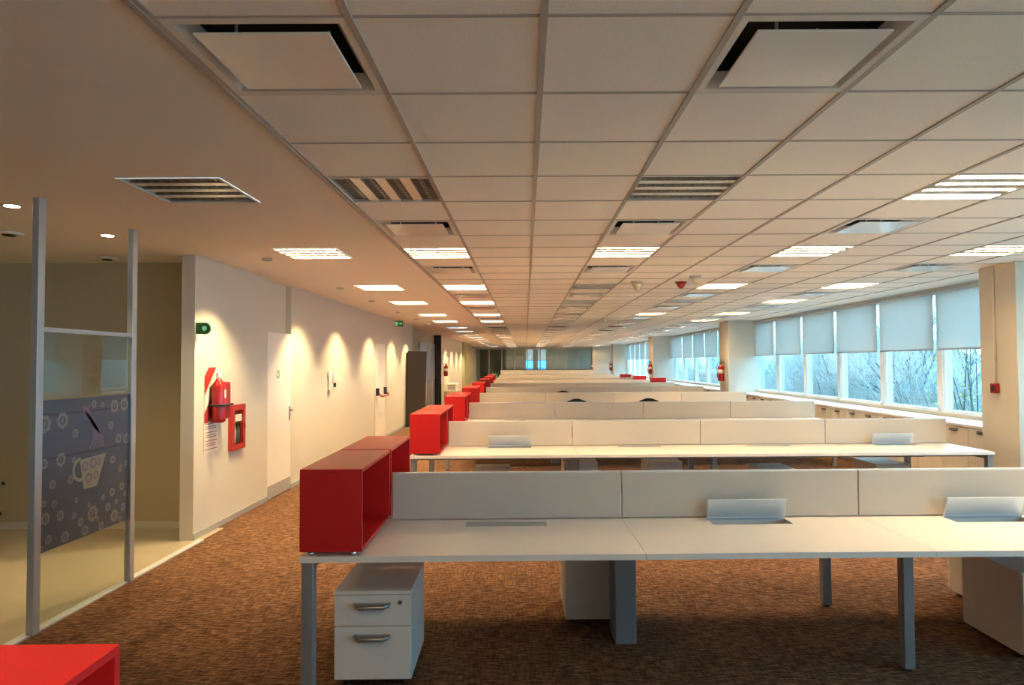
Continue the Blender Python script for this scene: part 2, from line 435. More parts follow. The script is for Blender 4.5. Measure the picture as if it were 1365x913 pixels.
for k in range(6):                                       # unseen window band behind the camera, added to light desk and box fronts
    x0, x1 = -3.0+1.5*k, -1.5+1.5*k
    NW += 1
    b = MB(); b.box(x0, x0+0.06, YB-0.16, YB-0.03, 0.945, 2.705); b.box(x1-0.06, x1, YB-0.16, YB-0.03, 0.945, 2.705)
    b.box(x0+0.06, x1-0.06, YB-0.16, YB-0.03, 0.945, 1.0); b.box(x0+0.06, x1-0.06, YB-0.16, YB-0.03, 2.65, 2.705)
    w = struct(b.build('window_%d' % NW, M['winframe']))
    b = MB(); b.box(x0+0.06, x1-0.06, YB-0.11, YB-0.104, 1.0, 2.65); b.build('pane', M['filltint'], w)

# end wall: glazed partition, room behind
YG = 46.0
b = MB()
for k in range(0, 10):
    x = -3.3 + 0.862*k
    b.box(x-0.03, x+0.03, YG, YG+0.08, 0, 2.62)
b.box(-3.3, 4.5, YG, YG+0.08, 2.60, 2.68); b.box(-3.3, 4.5, YG, YG+0.08, 0, 0.08)
wf = struct(b.build('wall_end', M['postalu']))
b = MB(); b.box(-3.3, 4.5, YG+0.035, YG+0.043, 0.08, 2.6); b.build('glazing', M['darkglass'], wf)
b = MB(); b.box(-3.3, 6.3, YG, YG+0.08, 2.68, CEIL); struct(b.build('trim_5', M['wall']))
YR = 50.0
wins = [(0.0, 0.62), (0.88, 1.58)]
b = MB()
b.box(-3.5, -1.4, YR, YR+0.15, 0, CEIL, M['greywall']); b.box(-1.4, wins[0][0], YR, YR+0.15, 0, CEIL, M['wall']); b.box(wins[0][1], wins[1][0], YR, YR+0.15, 0, CEIL, M['wall']); b.box(wins[1][1], 6.3, YR, YR+0.15, 0, CEIL, M['wall'])
for a, c in wins: b.box(a, c, YR, YR+0.15, 0, 0.9, M['wall'])
struct(b.build('wall_far_end', M['wall']))
for i, (a, c) in enumerate(wins):
    b = MB(); b.box(a, a+0.05, YR+0.02, YR+0.1, 0.9, CEIL); b.box(c-0.05, c, YR+0.02, YR+0.1, 0.9, CEIL)
    for z in (0.9, 1.25, 1.85, CEIL-0.05): b.box(a, c, YR+0.02, YR+0.1, z, z+0.05)
    NW += 1
    w = struct(b.build('window_%d' % NW, M['wall']))
    b = MB(); b.box(a+0.05, c-0.05, YR+0.06, YR+0.066, 0.95, 1.85); b.build('pane', M['bluepane'], w)
    b = MB(); b.box(a+0.05, c-0.05, YR+0.06, YR+0.066, 1.9, CEIL-0.05); b.build('pane', M['blind'], w)
b = MB(); b.box(6.2, 6.3, YG, YR, 0, 0.9); b.box(6.2, 6.3, YG, YR, 2.6, CEIL); b.box(6.2, 6.3, YG, YG+0.3, 0.9, 2.6); b.box(6.2, 6.3, YR-0.3, YR, 0.9, 2.6); struct(b.build('wall_right_end', M['wall']))
b = MB(); b.box(6.2, 6.28, YG+1.95, YG+2.05, 0.9, 2.6); b.box(6.2, 6.28, YG+0.3, YR-0.3, 0.9, 0.96); NW += 1; w = struct(b.build('window_%d' % NW, M['winframe']))
b = MB(); b.box(6.24, 6.246, YG+0.3, YR-0.3, 0.9, 2.6); b.build('pane', M['glass'], w)

# ------------------------------------------------------------------ ceiling lights
def light_parts(root, lit, along_y=False):
    s = 0.285; top = 0.07 if lit else 0.05; hw = 0.042 if lit else 0.030; hz = 0.026 if lit else 0.012
    b = MB()
    for a in (-1, 1):
        b.box(a*s, a*0.299, -0.299, 0.299, -0.006, 0.006); b.box(-s, s, a*s, a*0.299, -0.006, 0.006)
    o = [b.build('frame', M['diffframe'], root)]
    b = MB()
    b.box(-0.297, 0.297, -0.297, 0.297, top, top+0.01)
    for a in (-1, 1):
        b.box(a*0.289, a*0.297, -0.297, 0.297, 0.004, top); b.box(-0.289, 0.289, a*0.289, a*0.297, 0.004, top)
    for k in (-1, 0, 1):                                # ridges between troughs
        y = k*0.143
        b.prism([(-0.289, y-hw, 0.002), (-0.289, y+hw, 0.002), (-0.289, y+hz, top), (-0.289, y-hz, top)], (0.578, 0, 0))
    b.build('reflector', M['reflector'] if lit else M['brightenedreflector'], root)
    b = MB()                                            # one comb of cross blades on a spine
    pts = [(-0.25, -0.286, 0.004), (0.25, -0.286, 0.004)]
    for j in range(8, -1, -1):
        x = -0.24 + 0.06*j
        pts += [(x+0.0015, -0.282, 0.004), (x+0.0015, 0.284, 0.004), (x-0.0015, 0.284, 0.004), (x-0.0015, -0.282, 0.004)]
    pts.append((-0.25, -0.282, 0.004))
    b.prism(pts, (0, 0, 0.029))
    b.build('louvre', M['louvre'] if lit else M['chrome'], root)
    for k in range(4):
        y = (k-1.5)*0.143
        b = MB(); zt = 0.050 if lit else 0.034; b.cyl((-0.275, y, zt), (0.275, y, zt), 0.015, n=8)
        b.build('tube', M['tube_on'] if lit else M['tube_off'], root)
L_ON = thing('ceiling_light', 'x', 'ceiling light'); light_parts(L_ON, True)
L_OFF = thing('ceiling_light', 'x', 'ceiling light'); light_parts(L_OFF, False)
def simple_light(lit):
    b = MB(); s = 0.285
    for a in (-1, 1):
        b.box(a*s, a*0.299, -0.299, 0.299, -0.0015, 0.0, M['diffframe']); b.box(-s, s, a*s, a*0.299, -0.0015, 0.0, M['diffframe'])
    b.box(-0.297, 0.297, -0.297, 0.297, 0.075, 0.085, M['dimreflector'])
    for a in (-1, 1):
        b.box(a*0.289, a*0.297, -0.297, 0.297, 0.004, 0.08, M['dimreflector']); b.box(-0.289, 0.289, a*0.289, a*0.297, 0.004, 0.08, M['dimreflector'])
    for k in (-1, 0, 1):
        y = k*0.143
        b.prism([(-0.289, y-0.042, 0.002), (-0.289, y+0.042, 0.002), (-0.289, y+0.026, 0.07), (-0.289, y-0.026, 0.07)], (0.578, 0, 0), M['dimreflector'])
    for j in range(9):
        x = -0.24+0.06*j
        b.box(x-0.002, x+0.002, -0.288, 0.288, 0.003, 0.03, M['dimreflector'])
    for k in range(4):
        y = (k-1.5)*0.143
        b.cyl((-0.275, y, 0.050), (0.275, y, 0.050), 0.015, n=6, m=M['tube_on'] if lit else M['tube_off'])
    return b.build('ceiling_light')
S_ON = simple_light(True); S_OFF = simple_light(False)
UNLIT = {(-2, 3), (0, 3), (3, 3), (3, 12), (3, 16), (3, 21), (3, 25), (3, 30), (6, 16), (6, 25), (6, 30)}
UNLIT |= {(0, 30), (0, 34), (6, 34)}
ROWNAME = {-2: 'in the plaster ceiling strip by left wall', 0: 'in the tile row edging the plaster strip', 3: 'in the tile row over desk middles',
           6: 'in the second tile row from windows', 9: 'in the tile row nearest the windows'}
used = set()
def place_first(proto, key, loc, rz):
    if key in used: return dup(proto, loc, rz)
    used.add(key); proto.location = loc; proto.rotation_euler = (0, 0, rz); return proto
CH[L_ON.name] = list(L_ON.children); CH[L_OFF.name] = list(L_OFF.children)
for i in LCOLS:
    for r, k in enumerate(LIGHT_K):
        lit = (i, k) not in UNLIT
        loc = (gx(i)+0.3, gy(k)+0.3, CEIL)
        rz = PI/2 if (i, k) == (0, 3) else 0
        if k <= 25: o = place_first(L_ON if lit else L_OFF, ('on' if lit else 'off'), loc, rz)
        else: o = place_first(S_ON if lit else S_OFF, ('son' if lit else 'soff'), loc, rz)
        tag(o, '%s louvred ceiling light, %s from the camera %s' % ('lit' if lit else 'unlit', ORD[r+1], ROWNAME[i]), 'ceiling light', 'square louvred ceiling lights')
o = dup(L_ON, (gx(0)+0.3, gy(-2)+0.3, CEIL), PI/2)  # unseen overhead lamp, added to brighten the foreground red box
off_tube = [c for c in L_OFF.children if c.name.startswith('tube')][0].data
for q, c in enumerate([c for c in C.objects if c.parent == o and c.name.startswith('tube')]):
    if q % 2: c.data = [d for d in L_OFF.children if d.name.startswith('tube')][q].data
tag(o, 'unseen half lit ceiling light added to light the foreground red box', 'ceiling light', 'square louvred ceiling lights')
if 'soff' not in used: bpy.data.objects.remove(S_OFF)

# ------------------------------------------------------------------ air diffusers
def diffuser():
    r = thing('air_diffuser', 'x', 'air vent')
    b = MB()
    o, i_ = 0.299, 0.235
    # sloping frame
    for q in range(4):
        R = Matrix.Rotation(q*PI/2, 4, 'Z')
        P = [R @ Vector(p) for p in ((-o, -o, -0.006), (o, -o, -0.006), (0.262, -0.262, -0.004), (-0.262, -0.262, -0.004))]
        b.quad(P)
        P = [R @ Vector(p) for p in ((-0.262, -0.262, -0.004), (0.262, -0.262, -0.004), (0.225, -0.225, 0.05), (-0.225, -0.225, 0.05))]
        b.quad(P)
        P = [R @ Vector(p) for p in ((-o, -o, -0.006), (o, -o, -0.006), (o, -o, 0.004), (-o, -o, 0.004))]
        b.quad(P)
    b.build('frame', M['diffframe'], r)
    b = MB(); b.box(-0.298, 0.298, -0.298, 0.298, 0.16, 0.17)
    for a in (-1, 1):
        b.box(a*0.29, a*0.298, -0.298, 0.298, 0.006, 0.16); b.box(-0.29, 0.29, a*0.29, a*0.298, 0.006, 0.16)
    b.build('plenum', M['dark'], r)
    b = MB(); b.box(-0.218, 0.218, -0.218, 0.218, -0.015, -0.007, bevel=0.002); b.cyl((0.12, 0.12, -0.016), (0.12, 0.12, 0.16), 0.006, n=8); b.cyl((-0.12, -0.12, -0.016), (-0.12, -0.12, 0.16), 0.006, n=8); b.build('face_plate', M['plate'], r)
    return r
DF = diffuser(); CH[DF.name] = list(DF.children)
for i in DCOLS:
    for r, k in enumerate(DIFF_K):
        o = place_first(DF, 'df', (gx(i)+0.3, gy(k)+0.3, CEIL), 0)
        tag(o, 'square air diffuser, %s from the camera %s' % (ORD[r+1], ROWNAME[i]), 'air vent', 'square ceiling air diffusers')

# ------------------------------------------------------------------ downlights
def spot(parent, loc, w, ang, blend=0.35, col=SPOT_COL, tilt=0.0):
    l = bpy.data.lights.new('spot', 'SPOT'); l.energy = w; l.color = col; l.spot_size = ang; l.spot_blend = blend; l.shadow_soft_size = 0.03
    o = bpy.data.objects.new('spot', l); C.objects.link(o); o.parent = parent; o.location = loc; o.rotation_euler = (0, tilt, 0); return o
def downlight_mesh():
    b = MB(); n = 20
    b.lathe([(0.050, -0.0), (0.052, -0.020), (0.046, -0.022), (0.044, -0.004)], n, M['wall'])
    return b
WW = [6.85, 9.55, 11.55, 14.0, 16.3, 18.3, 27.4, 29.6, 31.8, 34.0]
for r, y in enumerate(WW):
    t = thing('downlight', '%s small white downlight from the camera close along the left wall' % ORD[r+1], 'downlight', (-2.6, y, CEIL), 0, 'wall washing downlights')
    downlight_mesh().build('rim', M['wall'], t)
    b = MB(); b.cyl((0, 0, -0.003), (0, 0, -0.001), 0.043, n=16); b.build('lamp', M['downlight'], t)
    spot(t, (0, 0, -0.012), SPOT_W, math.radians(104), 0.5)
for (x, y, lb) in ((-3.42, 4.52, 'nearer round lit downlight in the ceiling behind the glass screen'), (-3.43, 5.58, 'farther round lit downlight in the ceiling behind the glass screen')):
    t = thing('downlight', lb, 'downlight', (x, y, CEIL), 0, 'side room downlights')
    b = MB(); b.lathe([(0.042, 0), (0.06, -0.004), (0.062, -0.006), (0.042, -0.004)], 20); b.build('rim', M['wall'], t)
    b = MB(); b.cyl((0, 0, -0.006), (0, 0, -0.003), 0.044, n=20); b.build('lamp', M['downlight'], t)
    spot(t, (0, 0, -0.012), 26, math.radians(120), 0.8)
for x, y in ((-1.2, 48.6), (1.0, 48.8), (2.2, 48.9), (3.2, 48.9)):
    t = thing('downlight', 'x', 'downlight', (x, y, CEIL), 0, 'end room downlights')
    t['label'] = 'small downlight in the glazed end room, %s from its left' % ORD[1 + (-1.2, 1.0, 2.2, 3.2).index(x)]
    downlight_mesh().build('rim', M['wall'], t)
    b = MB(); b.cyl((0, 0, -0.003), (0, 0, -0.001), 0.043, n=16); b.build('lamp', M['downlight'], t)
    spot(t, (0, 0, -0.012), 130, math.radians(72))
for x, y, lb in ((-4.15, 6.75, 'round ceiling air valve by the tan end wall of side room'), (-4.14, 5.45, 'round ceiling air valve above the left picture edge')):
    b = MB(); b.lathe([(0.09, 0), (0.10, -0.006), (0.06, -0.02), (0.055, -0.012)], 24, M['plaster']); b.lathe([(0.055, -0.013), (0.04, -0.028), (0.01, -0.03)], 24, M['dark'])
    tag(b.build('air_valve', loc=(x, y, CEIL)), lb, 'air vent', 'round ceiling air valves')

# ------------------------------------------------------------------ ceiling sensors
def beacon(loc, m, lb, cat, s=1.0, cone=0.1):
    t = thing(cat.replace(' ', '_'), lb, cat, loc)
    b = MB(); b.cyl((0, 0, -0.012*s), (0, 0, 0), 0.07*s, 0.075*s, 20); b.build('base', M['wall'] if m != M['redmetal'] else m, t)
    b = MB(); b.lathe([(0.062*s, -0.012*s), (0.05*s, -0.04*s), (0.02*s, -(0.012+cone)*s)], 20); b.build('head', m, t)
beacon((1.48, 9.0, CEIL), M['beige'], 'cream conical smoke detector on the ceiling tiles, left of two others', 'smoke detector', 1.1, 0.10)
beacon((2.08, 9.05, CEIL), M['redmetal'], 'red fire alarm beacon hanging from the ceiling tiles', 'alarm beacon', 1.1, 0.07)
beacon((2.12, 8.45, CEIL), M['beige'], 'cream smoke detector just right of the red ceiling beacon', 'smoke detector', 1.0, 0.07)
beacon((1.95, 16.6, CEIL), M['beige'], 'small far smoke detector halfway down the tiled ceiling', 'smoke detector', 1.0, 0.08)

# ------------------------------------------------------------------ bench desks
DZ, DT = 0.73, 0.03
SEAMS = [0.0, 1.73, 3.20, 4.64, 6.06]
FLAPS = [(0.78, 1.26), (2.24, 2.72), (3.70, 4.18), (5.15, 5.62)]
THETA = 0.015
def make_top(u0, u1, fl, back=False):
    g = 0.0015
    b = MB(); z0, z1 = DZ-DT, DZ
    mk = lambda v: 1.6-v if back else v
    if fl:
        f0, f1 = fl; va, vb, ve = 0.605, 0.735, 0.775
        us = [u0+g, f0, f1, u1-g]; vs = [0, va, vb, ve]
        cells = [(i, j) for i in range(3) for j in range(3) if not (i == 1 and j == 1)]
        for i, j in cells:
            q = [(us[i], vs[j]), (us[i+1], vs[j]), (us[i+1], vs[j+1]), (us[i], vs[j+1])]
            b.quad([(x, mk(y), z1) for x, y in q]); b.quad([(x, mk(y), z0) for x, y in q])
        def edge(x0, y0, x1, y1): b.quad([(x0, mk(y0), z0), (x1, mk(y1), z0), (x1, mk(y1), z1), (x0, mk(y0), z1)])
        edge(us[0], 0, us[3], 0); edge(us[3], 0, us[3], ve); edge(us[3], ve, us[0], ve); edge(us[0], ve, us[0], 0)
        edge(f0, va, f1, va); edge(f1, va, f1, vb); edge(f1, vb, f0, vb); edge(f0, vb, f0, va)
        bmesh.ops.remove_doubles(b.bm, verts=list(b.bm.verts), dist=1e-5)
    else:
        b.box(u0+g, u1-g, mk(0), mk(0.775), z0, z1, bevel=0.002)
    return b
def make_bench(label, flaps_open, loc, rz):
    t = thing('bench_desk', label, 'desk', loc, rz, 'white bench desk rows')
    for a, c, fl in zip(SEAMS, SEAMS[1:], FLAPS):
        make_top(a, c, fl).build('tabletop', M['laminate'], t)
        make_top(a, c, None, True).build('tabletop', M['laminate'], t)
    for n_, (a, c) in enumerate(zip(SEAMS, SEAMS[1:])):
        a2 = 0.318 if n_ == 0 else a
        c2 = c-0.012 if n_ == 3 else c
        b = MB(); b.box(a2+0.003, c2-0.003, 0.782, 0.818, DZ+0.004, 1.012, bevel=0.004)
        p = b.build('divider_panel', M['fabric'], t)
        b = MB(); b.box(a2+0.003, c2-0.003, 0.784, 0.816, 1.011, 1.018); b.build('top_trim', M['alu'], p)
    # steel frame
    b = MB()
    for v in (0.30, 1.26): b.box(0.06, 6.0, v-0.02, v+0.02, DZ-DT-0.052, DZ-DT-0.002)
    for u in (0.035, 3.20, 6.025): b.box(u-0.02, u+0.02, 0.30, 1.30, DZ-DT-0.05, DZ-DT-0.002)
    b.box(1.71, 1.75, 0.3, 1.3, DZ-DT-0.05, DZ-DT-0.002)
    b.build('frame', M['grey'], t)
    for u, v in ((0.035, 0.05), (0.035, 1.55), (3.22, 0.32), (3.22, 1.30), (6.025, 0.05), (6.025, 1.55)):
        b = MB(); b.box(u-0.03, u+0.03, v-0.03, v+0.03, 0.012, DZ-DT-0.002, bevel=0.004); lg = b.build('leg', M['grey'], t)
        b = MB(); b.cyl((u, v, 0), (u, v, 0.013), 0.022, n=12); b.build('foot', M['black'], lg)
    for u in (0.035, 6.025):
        b = MB(); b.box(u-0.02, u+0.02, 0.07, 1.53, DZ-DT-0.048, DZ-DT-0.003); b.build('end_rail', M['grey'], t)
    b = MB(); b.box(1.67, 1.80, 0.69, 0.93, 0.0, DZ-DT-0.003, bevel=0.006); b.build('cable_column', M['grey'], t)
    b = MB()
    for u0, u1 in FLAPS:
        b.box(u0-0.05, u1+0.05, 0.60, 0.77, DZ-0.13, DZ-0.125); b.box(u0-0.05, u1+0.05, 0.60, 0.604, DZ-0.13, DZ-0.04); b.box(u0-0.05, u1+0.05, 0.766, 0.77, DZ-0.13, DZ-0.04)
    b.build('cable_tray', M['dark'], t)
    for (u0, u1), op in zip(FLAPS, flaps_open):
        if op:
            R = Matrix.Translation((0, 0.738, DZ+0.004)) @ Matrix.Rotation(-math.radians(72), 4, 'X')
            b = MB(); b.box(u0+0.002, u1-0.002, -0.13, -0.0, -0.004, 0.004, bevel=0.0015, mt=R)
            b.box(u0+0.0, u1-0.0, -0.012, 0.004, -0.010, 0.006, mt=R)
        else:
            b = MB(); b.box(u0+0.003, u1-0.003, 0.607, 0.733, DZ-0.010, DZ-0.004)
        b.build('cable_flap', M['alu'] if op else M['postalu'], t)
    return t
def row_xy(n): return (-1.129 - 0.072*(n-1), 3.42 + 3.68*(n-1))
def row_scale(n):
    if n <= 1: return 1.0
    r = 4.90 + 0.03*min(n-1, 3)
    return (r - row_xy(n)[0]) / 6.06
def on_row(n, u, v, z=0.0):
    x, y = row_xy(n); c, s = math.cos(THETA), math.sin(THETA); u = u*row_scale(n)
    return (x + u*c - v*s, y + u*s + v*c, z)
ROWTXT = {0: 'white bench desk beneath the camera, under the foreground red box', 1: 'nearest long white bench desk with grey divider and two raised silver flaps'}
B1 = make_bench(ROWTXT[1], (0, 1, 1, 1), (*row_xy(1), 0), THETA)
B2 = make_bench('second bench desk from the camera, cream divider, flaps raised near both ends', (1, 0, 0, 1), (*row_xy(2), 0), THETA)
B2.scale.x = row_scale(2)
B3 = make_bench('third bench desk from the camera, seen above the second desk', (0, 0, 0, 0), (*row_xy(3), 0), THETA)
B3.scale.x = row_scale(3)
for n in [0] + list(range(4, 12)):
    lb = ROWTXT.get(n) or '%s bench desk from the camera, showing as a pale divider band' % ORD[n]
    o = dup(B3, (*row_xy(n), 0), THETA, lb); o.scale.x = row_scale(n)

# ------------------------------------------------------------------ red open boxes
def make_box(w, l, h, open_side='+x'):
    t = thing('red_shelf_box', 'x', 'shelf box')
    k = 0.018; z0 = 0.022
    b = MB()
    b.box(0, w, 0, l, z0+h-k, z0+h, bevel=0.0015); b.box(0, w, 0, l, z0, z0+k, bevel=0.0015)
    if open_side == '+x':
        b.box(0, k, k, l-k, z0+k, z0+h-k)
        b.box(0, w, 0, k, z0+k, z0+h-k); b.box(0, w, l-k, l, z0+k, z0+h-k)
    else:
        b.box(0, w, 0, k, z0+k, z0+h-k)
        b.box(0, k, k, l, z0+k, z0+h-k); b.box(w-k, w, k, l, z0+k, z0+h-k)
    b.build('body', M['red'], t)
    for x in (0.05, w-0.05):
        for y in (0.03, l-0.03):
            b = MB(); b.cyl((x, y, 0), (x, y, z0), 0.016, n=12); b.build('foot', M['chrome'], t)
    return t
BX = make_box(0.31, 0.765, 0.41); CH[BX.name] = list(BX.children)
first = True
GB = 'red open boxes on the desk ends'
for n in range(0, 9):
    for q, v in enumerate((0.004, 0.80)):
        if n == 0 and q == 0: continue
        loc = on_row(n, 0.0, v, DZ)
        if n == 0: lb = 'red box cut off at the bottom left corner of picture'
        elif n == 1: lb = ('dark red open box at the front left of the nearest desk', 'dark red open box behind its twin on the nearest desk')[q]
        else: lb = '%s red open box on the left end of the %s desk row' % (('nearer', 'farther')[q], ORD[n])
        if first: BX.location = loc; BX.rotation_euler = (0, 0, THETA); o = BX; first = False
        else: o = dup(BX, loc, THETA)
        tag(o, lb, 'shelf box', GB)
BW = make_box(0.48, 0.31, 0.41, '+y'); CH[BW.name] = list(BW.children)
for n in (6, 7, 8):
    loc = on_row(n, 5.35, 0.86, DZ)
    o = BW if n == 6 else dup(BW, loc, THETA)
    o.location = loc; o.rotation_euler = (0, 0, THETA)
    tag(o, 'red box by the windows on the %s desk row, %s of three' % (ORD[n], {6: 'rightmost', 7: 'middle', 8: 'leftmost'}[n]), 'shelf box', 'red boxes on the window side')

# ------------------------------------------------------------------ drawer pedestals
def make_ped(h=0.5):
    w, d = 0.40, 0.52
    t = thing('drawer_pedestal', 'x', 'drawer unit')
    b = MB(); b.box(0, w, 0.02, d, 0.035, h-0.018, bevel=0.002); b.build('body', M['ped'], t)
    b = MB(); b.box(-0.002, w+0.002, 0.0, d, h-0.018, h, bevel=0.002); b.build('top', M['white'], t)
    for j, (z0, z1) in enumerate(((0.045, h-0.185), (h-0.180, h-0.022))):
        b = MB(); b.box(0.002, w-0.002, 0.0, 0.019, z0, z1, bevel=0.002); dr = b.build('drawer', M['white'], t)
        zc = z1-0.055
        b = MB(); b.tube([(0.115, 0.004, zc+0.012), (0.118, -0.020, zc+0.008), (0.14, -0.030, zc), (0.26, -0.030, zc), (0.282, -0.020, zc+0.008), (0.285, 0.004, zc+0.012)], [0.008, 0.010, 0.012, 0.012, 0.010, 0.008], 8)
        b.box(0.105, 0.295, -0.026, -0.002, zc+0.010, zc+0.018, bevel=0.002)
        b.build('handle', M['handle'], dr)
        if j == 1:
            b = MB(); b.cyl((w-0.055, 0.002, zc+0.018), (w-0.055, -0.006, zc+0.018), 0.010, n=14); b.build('lock', M['darkhandle'], dr)
    for x in (0.05, w-0.05):
        for y in (0.06, d-0.05):
            b = MB(); b.cyl((x-0.012, y, 0.018), (x+0.012, y, 0.018), 0.0179, n=14); b.build('castor', M['black'], t)
    return t
PD = make_ped(0.50); CH[PD.name] = list(PD.children)
for c in PD.children: CH[c.name] = list(c.children)
GP = 'white drawer pedestals under the desks'
firstp = True
def ped(x, y, rz, lb):
    global firstp
    if firstp: PD.location = (x, y, 0); PD.rotation_euler = (0, 0, rz); o = PD; firstp = False
    else: o = dup(PD, (x, y, 0), rz)
    tag(o, lb, 'drawer unit', GP)
ped(-1.005, 3.60, THETA, 'white two drawer pedestal under the left end of the nearest desk')
ped(0.645, 4.97, PI+THETA, 'white pedestal back view beside the cable column of the nearest desk')
ped(2.78, 3.86, THETA, 'white pedestal cut off at the right edge under nearest desk')
ped(3.47, 5.02, PI+THETA, 'white pedestal on the far side behind the right edge pedestal')
for (u, v, f, lb) in ((0.62, 0.42, 0, 'pedestal under the left flap of the second desk'), (2.05, 1.55, PI, 'pedestal on far side of the second desk, right of its column'),
                      (3.05, 1.55, PI, 'pedestal on far side of the second desk near its middle leg'), (3.75, 0.35, 0, 'pedestal under the second desk right of its middle leg'),
                      (5.2, 0.75, 0, 'pedestal under the second desk near its window end')):
    x, y, _ = on_row(2, u, v); ped(x, y, f+THETA, lb)

# ------------------------------------------------------------------ office chairs
def make_chair():
    t = thing('office_chair', 'x', 'chair')
    b = MB(); b.box(-0.24, 0.24, -0.24, 0.24, 0.43, 0.50, bevel=0.03, seg=3); b.build('seat', M['chairfab'], t)
    bm = MB(); n = 14; rows = 10
    prev = None
    fr, bk = [], []
    for j in range(rows+1):
        z = 0.55 + 0.45*j/rows
        tt = j/rows
        hw = 0.235*math.sqrt(max(0.0, 1-max(0, (tt-0.62)/0.38)**2.6)) if tt > 0.62 else 0.20+0.035*(tt/0.62)
        hw = max(hw, 0.05)
        fr.append([bm.bm.verts.new((-hw+2*hw*i/n, 0.22+0.05*tt-0.04*(1-(2*i/n-1)**2)*-1, z)) for i in range(n+1)])
        bk.append([bm.bm.verts.new((-hw+2*hw*i/n, 0.25+0.05*tt+0.04*(1-(2*i/n-1)**2), z)) for i in range(n+1)])
    for g in (fr, bk):
        for j in range(rows):
            for i in range(n): f = bm.bm.faces.new((g[j][i], g[j][i+1], g[j+1][i+1], g[j+1][i])); f.smooth = True
    for j in range(rows):
        for i in (0, n): bm.bm.faces.new((fr[j][i], fr[j+1][i], bk[j+1][i], bk[j][i]))
    for i in range(n):
        for j in (0, rows): bm.bm.faces.new((fr[j][i], fr[j][i+1], bk[j][i+1], bk[j][i]))
    bm.build('backrest', M['chairfab'], t)
    b = MB(); b.tube([(0, 0.1, 0.44), (0, 0.30, 0.44), (0, 0.335, 0.52), (0, 0.32, 0.72)], 0.02); b.build('back_support', M['black'], t)
    b = MB(); b.cyl((0, 0, 0.09), (0, 0, 0.43), 0.028, n=14); b.build('gas_column', M['grey'], t)
    b = MB()
    for k in range(5):
        a = 2*PI*k/5+0.3; b.tube([(0, 0, 0.10), (0.16*math.cos(a), 0.16*math.sin(a), 0.095), (0.29*math.cos(a), 0.29*math.sin(a), 0.066)], [0.028, 0.022, 0.014])
    b.build('star_base', M['black'], t)
    for k in range(5):
        a = 2*PI*k/5+0.3; x, y = 0.29*math.cos(a), 0.29*math.sin(a)
        b = MB(); b.cyl((x-0.02*math.sin(a), y+0.02*math.cos(a), 0.028), (x+0.02*math.sin(a), y-0.02*math.cos(a), 0.028), 0.028, n=14); b.build('castor', M['black'], t)
    for s in (-1, 1):
        b = MB(); b.tube([(s*0.22, 0.0, 0.45), (s*0.285, 0.0, 0.46), (s*0.285, 0.0, 0.66)], 0.014); b.box(s*0.285-0.03, s*0.285+0.03, -0.12, 0.12, 0.66, 0.685, bevel=0.008); b.build('armrest', M['black'], t)
    return t
CHR = make_chair(); CH[CHR.name] = list(CHR.children)
chs = [((0.975, 12.72), 'black office chair behind the third desk, its top edge left'), ((2.36, 12.78), 'black office chair behind the third desk, its top edge right'),
       ((0.93, 16.50), 'black office chair behind the fourth desk, barely showing')]
for q, ((x, y), lb) in enumerate(chs):
    o = CHR if q == 0 else dup(CHR, (x, y, 0), 0)
    o.location = (x, y, 0); tag(o, lb, 'chair', 'black office chairs')

# ------------------------------------------------------------------ roller blinds, window cabinets
def make_blind():
    t = thing('roller_blind', 'x', 'blind'); L = 1.5
    b = MB(); b.box(-0.003, 0.0, -L/2, L/2, 1.86, 2.685); b.build('fabric', M['blind'], t)
    b = MB(); b.box(-0.012, 0.009, -L/2, L/2, 1.838, 1.862, bevel=0.004); b.build('bottom_bar', M['postalu'], t)
    b = MB(); b.cyl((0.0, -L/2-0.01, 2.685), (0.0, L/2+0.01, 2.685), 0.024, n=12); b.build('roller', M['postalu'], t)
    return t
BL = make_blind(); CH[BL.name] = list(BL.children); fb = True
cnt = {}
bays = [(7.9, 17.7, 'the first window bay'), (18.5, 28.0, 'the second window bay'), (29.0, 40.4, 'the third window bay'), (41.5, 45.2, 'the farthest window bay')]
for (y0, y1) in win_list:
    yc = (y0+y1)/2
    for a, c, tx in bays:
        if a-0.4 < yc < c+0.4:
            cnt[tx] = cnt.get(tx, 0)+1
            loc = (5.965, yc, 0)
            o = BL if fb else dup(BL, loc, 0)
            o.location = loc; fb = False
            tag(o, 'pale translucent half lowered roller blind, %s from the camera in %s' % (ORD[cnt[tx]], tx), 'blind', 'roller blinds on the windows')
            break
CW, CX0, CX1 = 1.08, 5.46, 5.985
def make_lowcab():
    t = thing('low_cabinet', 'x', 'cabinet')
    b = MB(); b.box(0.02, CX1-CX0, 0.003, CW-0.003, 0.06, 0.868); b.box(0.05, CX1-CX0, 0.01, CW-0.01, 0.0, 0.06); b.build('body', M['cabinet'], t)
    for k in range(2):
        y0 = k*CW/2
        b = MB(); b.box(0, 0.0195, y0+0.004, y0+CW/2-0.004, 0.064, 0.864, bevel=0.002); d = b.build('door', M['cabinet'], t)
        yc = y0+CW/4
        b = MB(); b.tube([(0.001, yc-0.07, 0.815), (-0.024, yc-0.06, 0.812), (-0.024, yc+0.06, 0.812), (0.001, yc+0.07, 0.815)], 0.010, 8)
        b.box(-0.022, 0.0, yc-0.07, yc+0.07, 0.822, 0.834); b.build('handle', M['darkhandle'], d)
    return t
LCB = make_lowcab(); CH[LCB.name] = list(LCB.children)
for c in LCB.children: CH[c.name] = list(c.children)
fc = True
